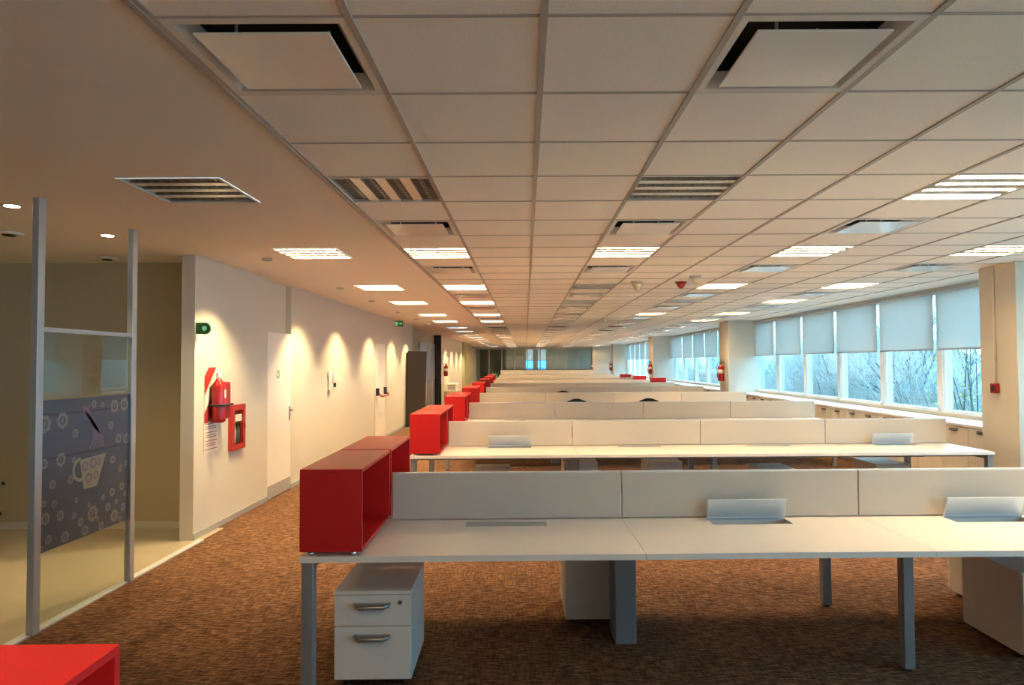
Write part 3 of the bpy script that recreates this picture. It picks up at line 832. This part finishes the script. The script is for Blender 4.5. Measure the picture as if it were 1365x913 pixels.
for a, c, tx in bays[:3]:
    n = int((c-a-0.02)//CW)
    for k in range(n):
        loc = (CX0, c-0.01-(n-k)*CW if False else a+0.01+k*CW, 0)
        o = LCB if fc else dup(LCB, loc, 0)
        o.location = loc; fc = False
        tag(o, 'cream low cabinet with two dark pulls, %s from the camera below %s' % (ORD[k+1], tx), 'cabinet', 'low cabinets under the windows')
    b = MB(); b.box(CX0-0.015, CX1, a+0.005, c-0.005, 0.869, 0.90, bevel=0.003)
    tag(b.build('window_counter', M['shelf']), 'long white counter top on the low cabinets below %s' % tx, 'counter', 'white counters under the windows')

# ------------------------------------------------------------------ pillar call point, conduit
b = MB(); b.tube([(5.248, 7.62, 1.42), (5.248, 7.62, 2.75)], 0.011, 8)
tag(b.build('cable_conduit', M['cabinet']), 'thin vertical conduit running down the near pillar to the call point', 'conduit')
t = thing('call_point', 'small red fire alarm call point on the near pillar', 'alarm', (5.26, 7.62, 1.38))
b = MB(); b.box(-0.045, 0, -0.05, 0.05, -0.055, 0.055, bevel=0.006); b.build('body', M['redmetal'], t)
b = MB(); b.box(-0.049, -0.044, -0.028, 0.028, -0.028, 0.028); b.build('push_plate', M['darkpanel'], t)

# ------------------------------------------------------------------ fire extinguishers
def make_ext():
    t = thing('fire_extinguisher', 'x', 'fire extinguisher')
    b = MB(); b.lathe([(0.055, 0), (0.078, 0.01), (0.080, 0.03), (0.080, 0.36), (0.070, 0.40), (0.032, 0.43), (0.028, 0.445)], 22); cyl = b.build('cylinder', M['redmetal'], t)
    b = MB(); b.lathe([(0.0806, 0.20), (0.0812, 0.201), (0.0812, 0.30), (0.0806, 0.301)], 22); b.build('label_band', M['paper'], cyl)
    b = MB(); b.cyl((0, 0, 0.44), (0, 0, 0.475), 0.022, n=12); b.box(-0.018, 0.018, -0.10, 0.03, 0.475, 0.490, bevel=0.003)
    b.box(-0.014, 0.014, -0.11, 0.02, 0.505, 0.517, bevel=0.003, mt=Matrix.Rotation(-0.12, 4, 'X')); b.build('valve', M['black'], t)
    b = MB(); b.tube([(0, 0.03, 0.47), (0.0, 0.085, 0.46), (0.0, 0.105, 0.38), (0, 0.10, 0.20), (0, 0.095, 0.10)], [0.010, 0.010, 0.010, 0.010, 0.016], 8); b.build('hose', M['black'], t)
    return t
EX = make_ext(); CH[EX.name] = list(EX.children)
for c in EX.children: CH[c.name] = list(c.children)
t = thing('fire_extinguisher', 'red extinguisher with a dark strap hung on the striped sign board', 'fire extinguisher', (-3.19, 6.94, 1.10), 0, 'wall hung fire extinguishers')
b = MB(); b.lathe([(0.050, 0), (0.066, 0.012), (0.068, 0.04), (0.068, 0.33), (0.058, 0.39), (0.032, 0.425), (0.028, 0.44)], 22, at=(0.075, 0.0, 0)); b.build('cylinder', M['redmetal'], t)
b = MB(); b.box(0.02, 0.12, 0.03, 0.19, 0.03, 0.41, bevel=0.025, seg=3); b.build('cover', M['redmetal'], t)
b = MB(); b.box(0.012, 0.148, -0.072, 0.195, 0.165, 0.185, bevel=0.004); b.build('strap', M['dark'], t)
b = MB(); b.cyl((0.075, 0, 0.435), (0.075, 0, 0.49), 0.024, n=14); b.box(0.06, 0.09, -0.05, 0.10, 0.49, 0.51, bevel=0.004); b.build('valve', M['white'], t)
b = MB(); b.box(0.135, 0.1445, -0.018, 0.012, 0.25, 0.33); b.build('tag', M['paper'], t)
exs = [((5.175, 18.05, 1.18), PI/2, 'red fire extinguisher on the second pillar along windows'),
       ((5.175, 28.3, 1.2), PI/2, 'red fire extinguisher on the third pillar along windows'), ((5.115, 40.8, 1.2), PI/2, 'red fire extinguisher on the fourth pillar along windows'),
       ((4.40, 45.1, 1.2), 0, 'red fire extinguisher at the right end of the glazed partition'), ((-3.11, 26.75, 1.18), PI/2, 'dark red fire extinguisher on the far left wall above a cabinet')]
for q, (loc, rz, lb) in enumerate(exs):
    o = EX if q == 0 else dup(EX, loc, rz)
    o.location = loc; o.rotation_euler = (0, 0, rz); tag(o, lb, 'fire extinguisher', 'wall hung fire extinguishers')
    s = 1 if loc[0] > 0 else -1
    if q == 4: continue
# striped sign board: red and white diagonals above, printed notice below
t = thing('extinguisher_sign', 'tall red and white striped extinguisher board with printed notice below', 'sign', (XL, 6.80, 0.80))
b = MB(); b.box(0.001, 0.006, 0, 0.30, 0, 0.86); b.build('board', M['paper'], t)
b = MB()
for c0 in (-0.33, 0.04, 0.41):
    # stripe: z between c0 + y and c0 + y + 0.17 clipped to 0.30..0.86
    pts = []
    N = 12; lo = []; hi = []
    for k in range(N+1):
        y = 0.30*k/N; a = max(0.30, min(0.86, c0+0.17+y*1.1)); c = max(0.30, min(0.86, c0+y*1.1+0.36))
        lo.append((0.0068, y, a)); hi.append((0.0068, y, c))
    for k in range(N):
        if hi[k][2]-lo[k][2] > 1e-4 or hi[k+1][2]-lo[k+1][2] > 1e-4:
            b.quad([lo[k], lo[k+1], hi[k+1], hi[k]])
b.build('stripes', M['redsign'], t)
b = MB()
for z, h in ((0.285, 0.008), (0.20, 0.008), (0.115, 0.008), (0.03, 0.008)): b.box(0.006, 0.0072, 0.02, 0.28, z, z+h)
for z in (0.235, 0.255, 0.15, 0.17, 0.065, 0.085):
    x = 0.03
    while x < 0.25:
        w = 0.01+0.02*random.random(); b.box(0.006, 0.007, x, min(0.27, x+w), z, z+0.009); x += w+0.008
b.build('notice_text', M['print'], t)
# wall cabinet with hose/extinguisher behind glass
t = thing('fire_cabinet', 'red framed fire cabinet with glass front on the left wall', 'fire cabinet', (XL, 7.36, 0.755))
b = MB(); W_, H_, D_ = 0.35, 0.49, 0.045
b.box(0, D_, 0, 0.06, 0, H_); b.box(0, D_, W_-0.06, W_, 0, H_); b.box(0, D_, 0.06, W_-0.06, 0, 0.06); b.box(0, D_, 0.06, W_-0.06, H_-0.06, H_)
b.build('frame', M['redsign'], t)
b = MB(); b.box(0.001, 0.006, 0.06, W_-0.06, 0.06, H_-0.06); b.build('back_panel', M['darkpanel'], t)
b = MB(); b.box(0.040, 0.043, 0.06, W_-0.06, 0.06, H_-0.06); b.build('pane', M['clear'], t)
b = MB(); b.box(D_, D_+0.012, W_-0.05, W_-0.02, 0.22, 0.28, bevel=0.003); b.build('latch', M['redmetal'], t)
b = MB(); b.box(0.0435, 0.0455, 0.08, 0.24, 0.31, 0.385); b.build('sticker', M['paper'], t)
for k in range(2):
    b = MB(); b.tube([(0.022, 0.115+0.08*k, 0.07), (0.022, 0.13+0.08*k, 0.20), (0.022, 0.12+0.08*k, 0.38)], 0.016, 10, M['paper' if k == 0 else 'grey'])
    b.build('hose', None, t)
# green projecting sign at the corner
t = thing('exit_marker', 'green rounded sign projecting from the left wall corner', 'sign', (XL, 6.63, 2.04))
b = MB(); b.box(0, 0.085, -0.012, 0.012, -0.055, 0.055); b.cyl((0.085, -0.013, 0), (0.085, 0.013, 0), 0.058, n=28); b.build('plate', M['green'], t)
b = MB(); b.prism([(0.085+0.026*math.cos(a)*(1 if k % 2 else 0.8), -0.0145, 0.026*math.sin(a)*(1 if k % 2 else 0.8)) for k, a in enumerate([2*PI*j/16 for j in range(16)])], (0, 0.0014, 0)); b.build('symbol', M['greenlite'], t)
t = thing('exit_sign', 'small green exit sign hanging from the ceiling at the left wall', 'exit sign', (-3.0, 16.2, CEIL))
b = MB(); b.cyl((0, 0, -0.05), (0, 0, 0), 0.008, n=8); b.build('stem', M['wall'], t)
b = MB(); b.box(-0.10, 0.10, -0.012, 0.012, -0.19, -0.05, bevel=0.004); b.build('panel', M['green'], t)
b = MB(); b.box(-0.085, -0.03, -0.015, -0.012, -0.16, -0.08); b.box(-0.01, 0.05, -0.015, -0.012, -0.13, -0.11)
b.prism([(0.05, -0.015, -0.15), (0.09, -0.015, -0.12), (0.05, -0.015, -0.09)], (0, 0.003, 0)); b.build('pictogram', M['greenlite'], t)
# access intercom
t = thing('wall_intercom', 'white intercom panel with dark handset on the left wall', 'intercom', (XL, 11.05, 1.20))
b = MB(); b.box(0, 0.03, 0.0, 0.16, 0.06, 0.36, bevel=0.008); b.build('body', M['white'], t)
b = MB(); b.box(0.0, 0.055, 0.18, 0.27, 0.17, 0.37, bevel=0.012); b.build('handset', M['white'], t)
b = MB(); b.box(0.02, 0.06, 0.26, 0.30, 0.10, 0.18, bevel=0.008); b.build('reader', M['black'], t)
b = MB(); b.box(0.03, 0.034, 0.03, 0.13, 0.02, 0.2); b.build('cover', M['paper'], t)

# dark tall board, things in the recess and far left
t = thing('tall_board', 'tall dark brown board leaning at the left wall end', 'board', (-3.19, 18.30, 0), 0.06)
b = MB(); b.box(0.0, 0.50, -0.02, 0.02, 0.0, 2.02, bevel=0.003, mt=Matrix.Translation((0, -0.08, 0)) @ Matrix.Rotation(0.0, 4, 'X') @ Matrix.Rotation(0.025, 4, 'Y')); b.build('face', M['darkpanel'], t)
b = MB(); b.box(0.003, 0.045, -0.02, 0.12, 0.0, 1.98); b.build('edge_batten', M['dark'], t)
b = MB(); b.box(-3.15, -2.74, 26.9, 28.9, 0.0, 0.58, M['beige'], 0.004); b.box(-3.16, -2.73, 26.89, 28.91, 0.58, 0.60, M['white'])
tag(b.build('side_cabinet'), 'beige low cabinet against the far left wall', 'cabinet')
t = thing('office_printer', 'small white machine with slatted front on the far beige cabinet', 'printer', (-3.12, 27.1, 0.60))
b = MB(); b.box(0, 0.36, 0, 1.2, 0, 0.26, bevel=0.01); b.build('body', M['white'], t)
b = MB()
for k in range(5): b.box(0.04, 0.32, -0.003, 0.004, 0.04+0.04*k, 0.06+0.04*k)
b.build('slats', M['grey'], t)
t = thing('wall_dispenser', 'black dispenser on the dark return wall beyond the recess', 'dispenser', (-3.34, RZ1, 1.0))
b = MB(); b.box(-0.11, 0.11, -0.12, 0, -0.12, 0.14, bevel=0.02); b.build('body', M['black'], t)
b = MB(); b.box(-0.05, 0.05, -0.10, -0.02, -0.85, -0.12); b.build('stand', M['black'], t)
for x, y, lb in ((-3.33, 22.9, 'thin white post, left one by the steel door'), (-3.33, 24.3, 'thin white post, right one by the steel door')):
    b = MB(); b.cyl((0, 0, 0), (0, 0, 0.02), 0.10, n=16); b.cyl((0, 0, 0.02), (0, 0, 1.05), 0.025, n=12)
    tag(b.build('queue_post', M['white'], loc=(x, y, 0)), lb, 'post', 'posts by the steel door')
# far storage counter and plant
b = MB(); b.box(-1.55, 4.3, 42.9, 43.35, 0, 1.24, M['cabinet'], 0.003); b.box(-1.57, 4.32, 42.88, 43.37, 1.24, 1.27, M['darkpanel'])
tag(b.build('storage_counter'), 'long beige storage counter with dark top before the glazed partition', 'cabinet')
t = thing('potted_plant', 'small green leafy plant standing at the far desk end', 'plant', (*on_row(9, 0.20, 0.35)[:2], DZ))
b = MB(); b.lathe([(0.08, 0), (0.11, 0.16), (0.12, 0.2), (0.10, 0.19)], 16); b.build('pot', M['pot'], t)
b = MB()
for k in range(46):
    a = random.random()*2*PI; e = random.uniform(0.1, 1.3); L = random.uniform(0.18, 0.32)
    d = Vector((math.cos(a)*math.cos(e), math.sin(a)*math.cos(e), math.sin(e))); s = d.cross(Vector((0, 0, 1))).normalized()*0.035
    p = Vector((0, 0, 0.19)); q = p+d*L; tip = q+Vector((d.x*0.1, d.y*0.1, -0.04))
    b.quad([p+s*0.2, q+s, tip, q-s])
b.build('foliage', M['plantleaf'], t)

# ------------------------------------------------------------------ glass screen with printed film
t = thing('glass_screen', 'glass screen between grey posts with dark coffee cup film', 'screen', (-3.1, 4.30, 0))
for y0 in (0.0, 1.04):
    b = MB(); b.box(-0.023, 0.023, y0, y0+0.062, 0, CEIL, bevel=0.003); b.build('post', M['postalu'], t)
b = MB(); b.box(-0.018, 0.018, 0.062, 1.04, 1.905, 1.935); b.build('rail', M['postalu'], t)
b = MB(); b.box(-0.004, 0.004, 0.062, 1.04, 0.015, 1.905); b.build('pane', M['clear'], t)
b = MB(); b.box(0.0045, 0.0065, 0.064, 1.038, 0.49, 1.462); fm = b.build('printed_film', M['film'], t)
b = MB(); X = 0.0072
def ring(y, z, r, w, n=14):
    for k in range(n):
        a0, a1 = 2*PI*k/n, 2*PI*(k+1)/n
        rr = r*(1.12 if k % 2 == 0 else 1.0)
        P = lambda q, a: (X, y+math.cos(a)*q, z+math.sin(a)*q)
        b.quad([P(rr, a0), P(rr, a1), P(r-w, a1), P(r-w, a0)])
rings = [(0.10, 1.31, .058), (0.27, 1.32, .055), (0.845, 1.38, .048), (0.97, 1.385, .05), (0.40, 1.22, .03), (0.26, 1.06, .045), (0.10, 1.055, .033), (0.80, 1.24, .03), (0.90, 1.13, .035),
         (1.0, 1.12, .04), (0.83, .98, .03), (0.18, .91, .03), (0.36, .91, .028), (0.60, 1.41, .026), (0.70, 1.40, .02), (0.83, .74, .03), (0.95, .76, .03), (0.12, .60+.1, .04), (0.26, .69, .035), (0.15, .56, .03),
         (0.31, .52+.02, .038), (0.47, .60, .03), (0.60, .63, .055), (0.78, .64, .03), (0.86, .56, .045), (0.97, .60, .03), (0.70, .52, .03), (0.52, .53, .035), (0.40, .66, .024), (0.99, .70, .024), (0.72, .72, .02),
         (0.20, .78, .026), (0.93, .90, .028), (1.0, .93, .022), (0.39, 1.04, .02), (0.42, .76, .018), (0.88, .66, .02), (0.10, .80, .022), (0.56, .70, .018), (0.66, .58, .018), (0.93, .52, .022), (0.06+.03, .52, .018)]
for (y, z, r) in rings:
    ring(y, z, r*0.95, r*0.42)
    b.quad([(X, y-r*0.22, z-r*0.35), (X, y+r*0.05, z-r*0.35), (X, y+r*0.22, z+r*0.35), (X, y-r*0.05, z+r*0.35)])
b.build('round_motifs', M['filmring'], fm)
b = MB()
cx, cz = 0.58, 0.95
b.quad([(X, cx-0.13, cz+0.08), (X, cx-0.08, cz-0.13), (X, cx+0.065, cz-0.13), (X, cx+0.17, cz+0.095)])
N = 14
for k in range(N):
    a0, a1 = PI*0.5+PI*1.1*k/N, PI*0.5+PI*1.1*(k+1)/N
    P = lambda q, a: (X, cx-0.12+math.cos(a)*q, cz+0.015+math.sin(a)*q)
    b.quad([P(0.085, a0), P(0.085, a1), P(0.06, a1), P(0.06, a0)])
b.build('cup_motif', M['filmcup'], fm)
b = MB()
X2 = X+0.0006
for (y, z, r) in ((cx-0.07, cz+0.03, .035), (cx+0.02, cz+0.04, .04), (cx+0.09, cz+0.04, .026), (cx-0.03, cz-0.06, .035), (cx+0.05, cz-0.05, .03)):
    n = 12
    for k in range(n):
        a0, a1 = 2*PI*k/n, 2*PI*(k+1)/n
        P = lambda q, a: (X2, y+math.cos(a)*q, z+math.sin(a)*q)
        b.quad([P(r, a0), P(r, a1), P(r*0.55, a1), P(r*0.55, a0)])
b.build('cup_pattern', M['filmsteam'], fm)
b = MB()
for k in range(5):
    prev = None
    for j in range(15):
        s = j/14; y = cx-0.02+0.022*k + 0.07*math.sin(s*PI*1.25+0.25*k)*(1-0.2*s)-0.05*s; z = cz+0.14+s*0.31; w = 0.013*(1-0.55*abs(2*s-1))
        cur = ((X, y-w, z), (X, y+w, z))
        if prev: b.quad([prev[0], prev[1], cur[1], cur[0]])
        prev = cur
b.build('steam_motif', M['filmsteam'], fm)
b = MB()
for z in (1.10-0.02, 1.395-0.03): b.box(0.0066, 0.0070, 0.066, 1.036, z-0.008, z+0.008)
b.build('dark_bands', M['filmline'], fm)
# sockets on the tan wall
for x, z, lb in ((-5.40, 0.47, 'small dark socket on the tan wall, the higher one'), (-5.43, 0.16, 'small dark socket on the tan wall, the lower one')):
    b = MB(); b.box(-0.03, 0.03, -0.012, 0, -0.03, 0.03, M['tanwall'], 0.004); b.cyl((0, -0.016, 0), (0, -0.01, 0), 0.018, n=12, m=M['black'])
    tag(b.build('wall_socket', loc=(x, 7.1, z)), lb, 'socket', 'sockets on the tan wall')

# ------------------------------------------------------------------ outdoors
b = MB(); b.quad([(-60, -60, -3), (160, -60, -3), (160, 200, -3), (-60, 200, -3)]); struct(b.build('ground', M['ground']))
def tree_mesh(seed, H, depth=6):
    rnd = random.Random(seed); b = MB()
    def grow(p, d, L, r, lev):
        n = 3; pts = [p]; rs = [r]
        for k in range(n):
            d = (d + Vector((rnd.uniform(-1, 1), rnd.uniform(-1, 1), rnd.uniform(-0.5, 0.8)))*0.16).normalized()
            pts.append(pts[-1]+d*L/n); rs.append(r*(1-0.35*(k+1)/n))
        b.tube(pts, rs, 6 if lev < 2 else 3, M['bark'] if lev < 3 else M['twig'])
        if lev >= depth: return
        m = 3 if lev < 4 else 2
        for k in range(m):
            a = rnd.uniform(0, 2*PI); sp = rnd.uniform(0.35, 0.85)
            o = d.orthogonal().normalized(); o = Matrix.Rotation(a, 3, d) @ o
            nd = (d*math.cos(sp)+o*math.sin(sp)+Vector((0, 0, 0.12))).normalized()
            i = rnd.choice((2, 3)) if k else 3
            grow(pts[i], nd, L*rnd.uniform(0.62, 0.82), rs[i]*0.72, lev+1)
    grow(Vector((0, 0, 0)), Vector((0, 0, 1)), H*0.30, H*0.016, 0)
    return b
TP = [tree_mesh(3+q, 8.5).build('bare_tree') for q in range(3)]
spots = [(12.2, 19.0, 1.0, 'bare tree outside the first window past the near pillar'), (12.2, 22.4, 1.15, 'thick dark trunked bare tree outside the second window past the near pillar'),
         (12.5, 26.0, 0.95, 'bare tree outside the third window past the near pillar'), (12.2, 29.0, 1.0, 'bare tree outside the fourth window past near pillar'),
         (13.0, 33.5, 0.9, 'bare tree outside the fifth window past near pillar'), (19.5, 30.5, 1.2, 'bare tree farther out behind the one outside the first window'),
         (12.5, 37.0, 1.0, 'bare tree outside the sixth window past near pillar'), (12.2, 42.5, 0.9, 'bare tree outside the second window bay, near side'),
         (13.0, 52.0, 1.0, 'bare tree outside the second window bay, far side'), (22.0, 38.0, 1.2, 'bare tree standing left of the pale house outside'),
         (14.5, 62.0, 1.1, 'bare tree far off beyond the third window bay')]
for q, (x, y, s, lb) in enumerate(spots):
    src = TP[q % 3]
    o = src if q < 3 else src.copy()
    if q >= 3: C.objects.link(o)
    o.location = (x, y, -3); o.scale = (s, s, s); o.rotation_euler = (0, 0, q*1.3); tag(o, lb, 'tree', 'bare trees outside the windows')
# brush thicket: uncountable twigs
b = MB(); rnd = random.Random(11)
for k in range(4800):
    y = rnd.uniform(10, 62); x = rnd.uniform(9.0, 11.5) + max(0, (y-14))*rnd.uniform(0.0, 0.30)
    p = Vector((x, y, -3+rnd.uniform(0, 1.5))); d = Vector((rnd.uniform(-.5, .5), rnd.uniform(-.5, .5), 1)).normalized(); L = rnd.uniform(2.6, 6.5)
    if p.x + d.x*L < 7.4: d.x = abs(d.x)
    q = p+d*L*0.5; e = (d+Vector((rnd.uniform(-.2, .5), rnd.uniform(-.5, .5), 0))).normalized(); r_ = rnd.uniform(0.004, 0.013)
    b.tube([p, q, q+e*L*0.5], [r_, r_*0.8, r_*0.3], 3)
    for j in range(3):
        e2 = Vector((rnd.uniform(-1, 1), rnd.uniform(-1, 1), rnd.uniform(0, 1))).normalized(); b.tube([q, q+e2*L*0.3], [r_*0.6, r_*0.2], 3)
tag(b.build('brush_thicket', M['twig']), 'tangle of bare twigs growing outside along the windows', 'brush', kind='stuff')
t = thing('garden_shrub', 'yellow green leafy shrub outside the first window past the near pillar', 'shrub', (8.8, 13.3, -3))
b = MB(); 
for k in range(9): b.tube([(0, 0, 0), (rnd.uniform(-.3, .3), rnd.uniform(-.3, .3), 2), (rnd.uniform(-.7, .7), rnd.uniform(-.7, .7), 5)], [0.03, 0.02, 0.008], 4)
b.build('stem', M['bark'], t)
b = MB()
for k in range(1500):
    c = Vector((rnd.gauss(0, .55), rnd.gauss(0, .55), rnd.uniform(2.2, 5.8))); n_ = Vector((rnd.uniform(-1, 1), rnd.uniform(-1, 1), rnd.uniform(-1, 1))).normalized(); o_ = n_.orthogonal().normalized(); w_ = n_.cross(o_)
    s = rnd.uniform(0.010, 0.020); b.quad([c+o_*s*1.6, c+w_*s, c-o_*s*1.6, c-w_*s])
b.build('foliage', M['leaf'], t)
t = thing('house', 'pale house with clay roof seen through the windows', 'house', (20, 44, -3))
b = MB(); b.box(0, 9, 0, 10, 0, 4.6); b.build('walls', M['render'], t)
b = MB(); b.prism([(-0.4, -0.4, 4.6), (9.4, -0.4, 4.6), (4.5, -0.4, 6.8)], (0, 10.8, 0)); b.build('roof', M['roof'], t)
for y in (1.5, 4.5, 7.5):
    b = MB(); b.box(-0.03, 0.02, y, y+1.1, 2.2, 3.6); b.build('window', M['grey'], t)
for x in (1.5, 4.2, 6.8):
    b = MB(); b.box(x, x+1.1, -0.03, 0.02, 2.2, 3.6); b.build('window', M['grey'], t)
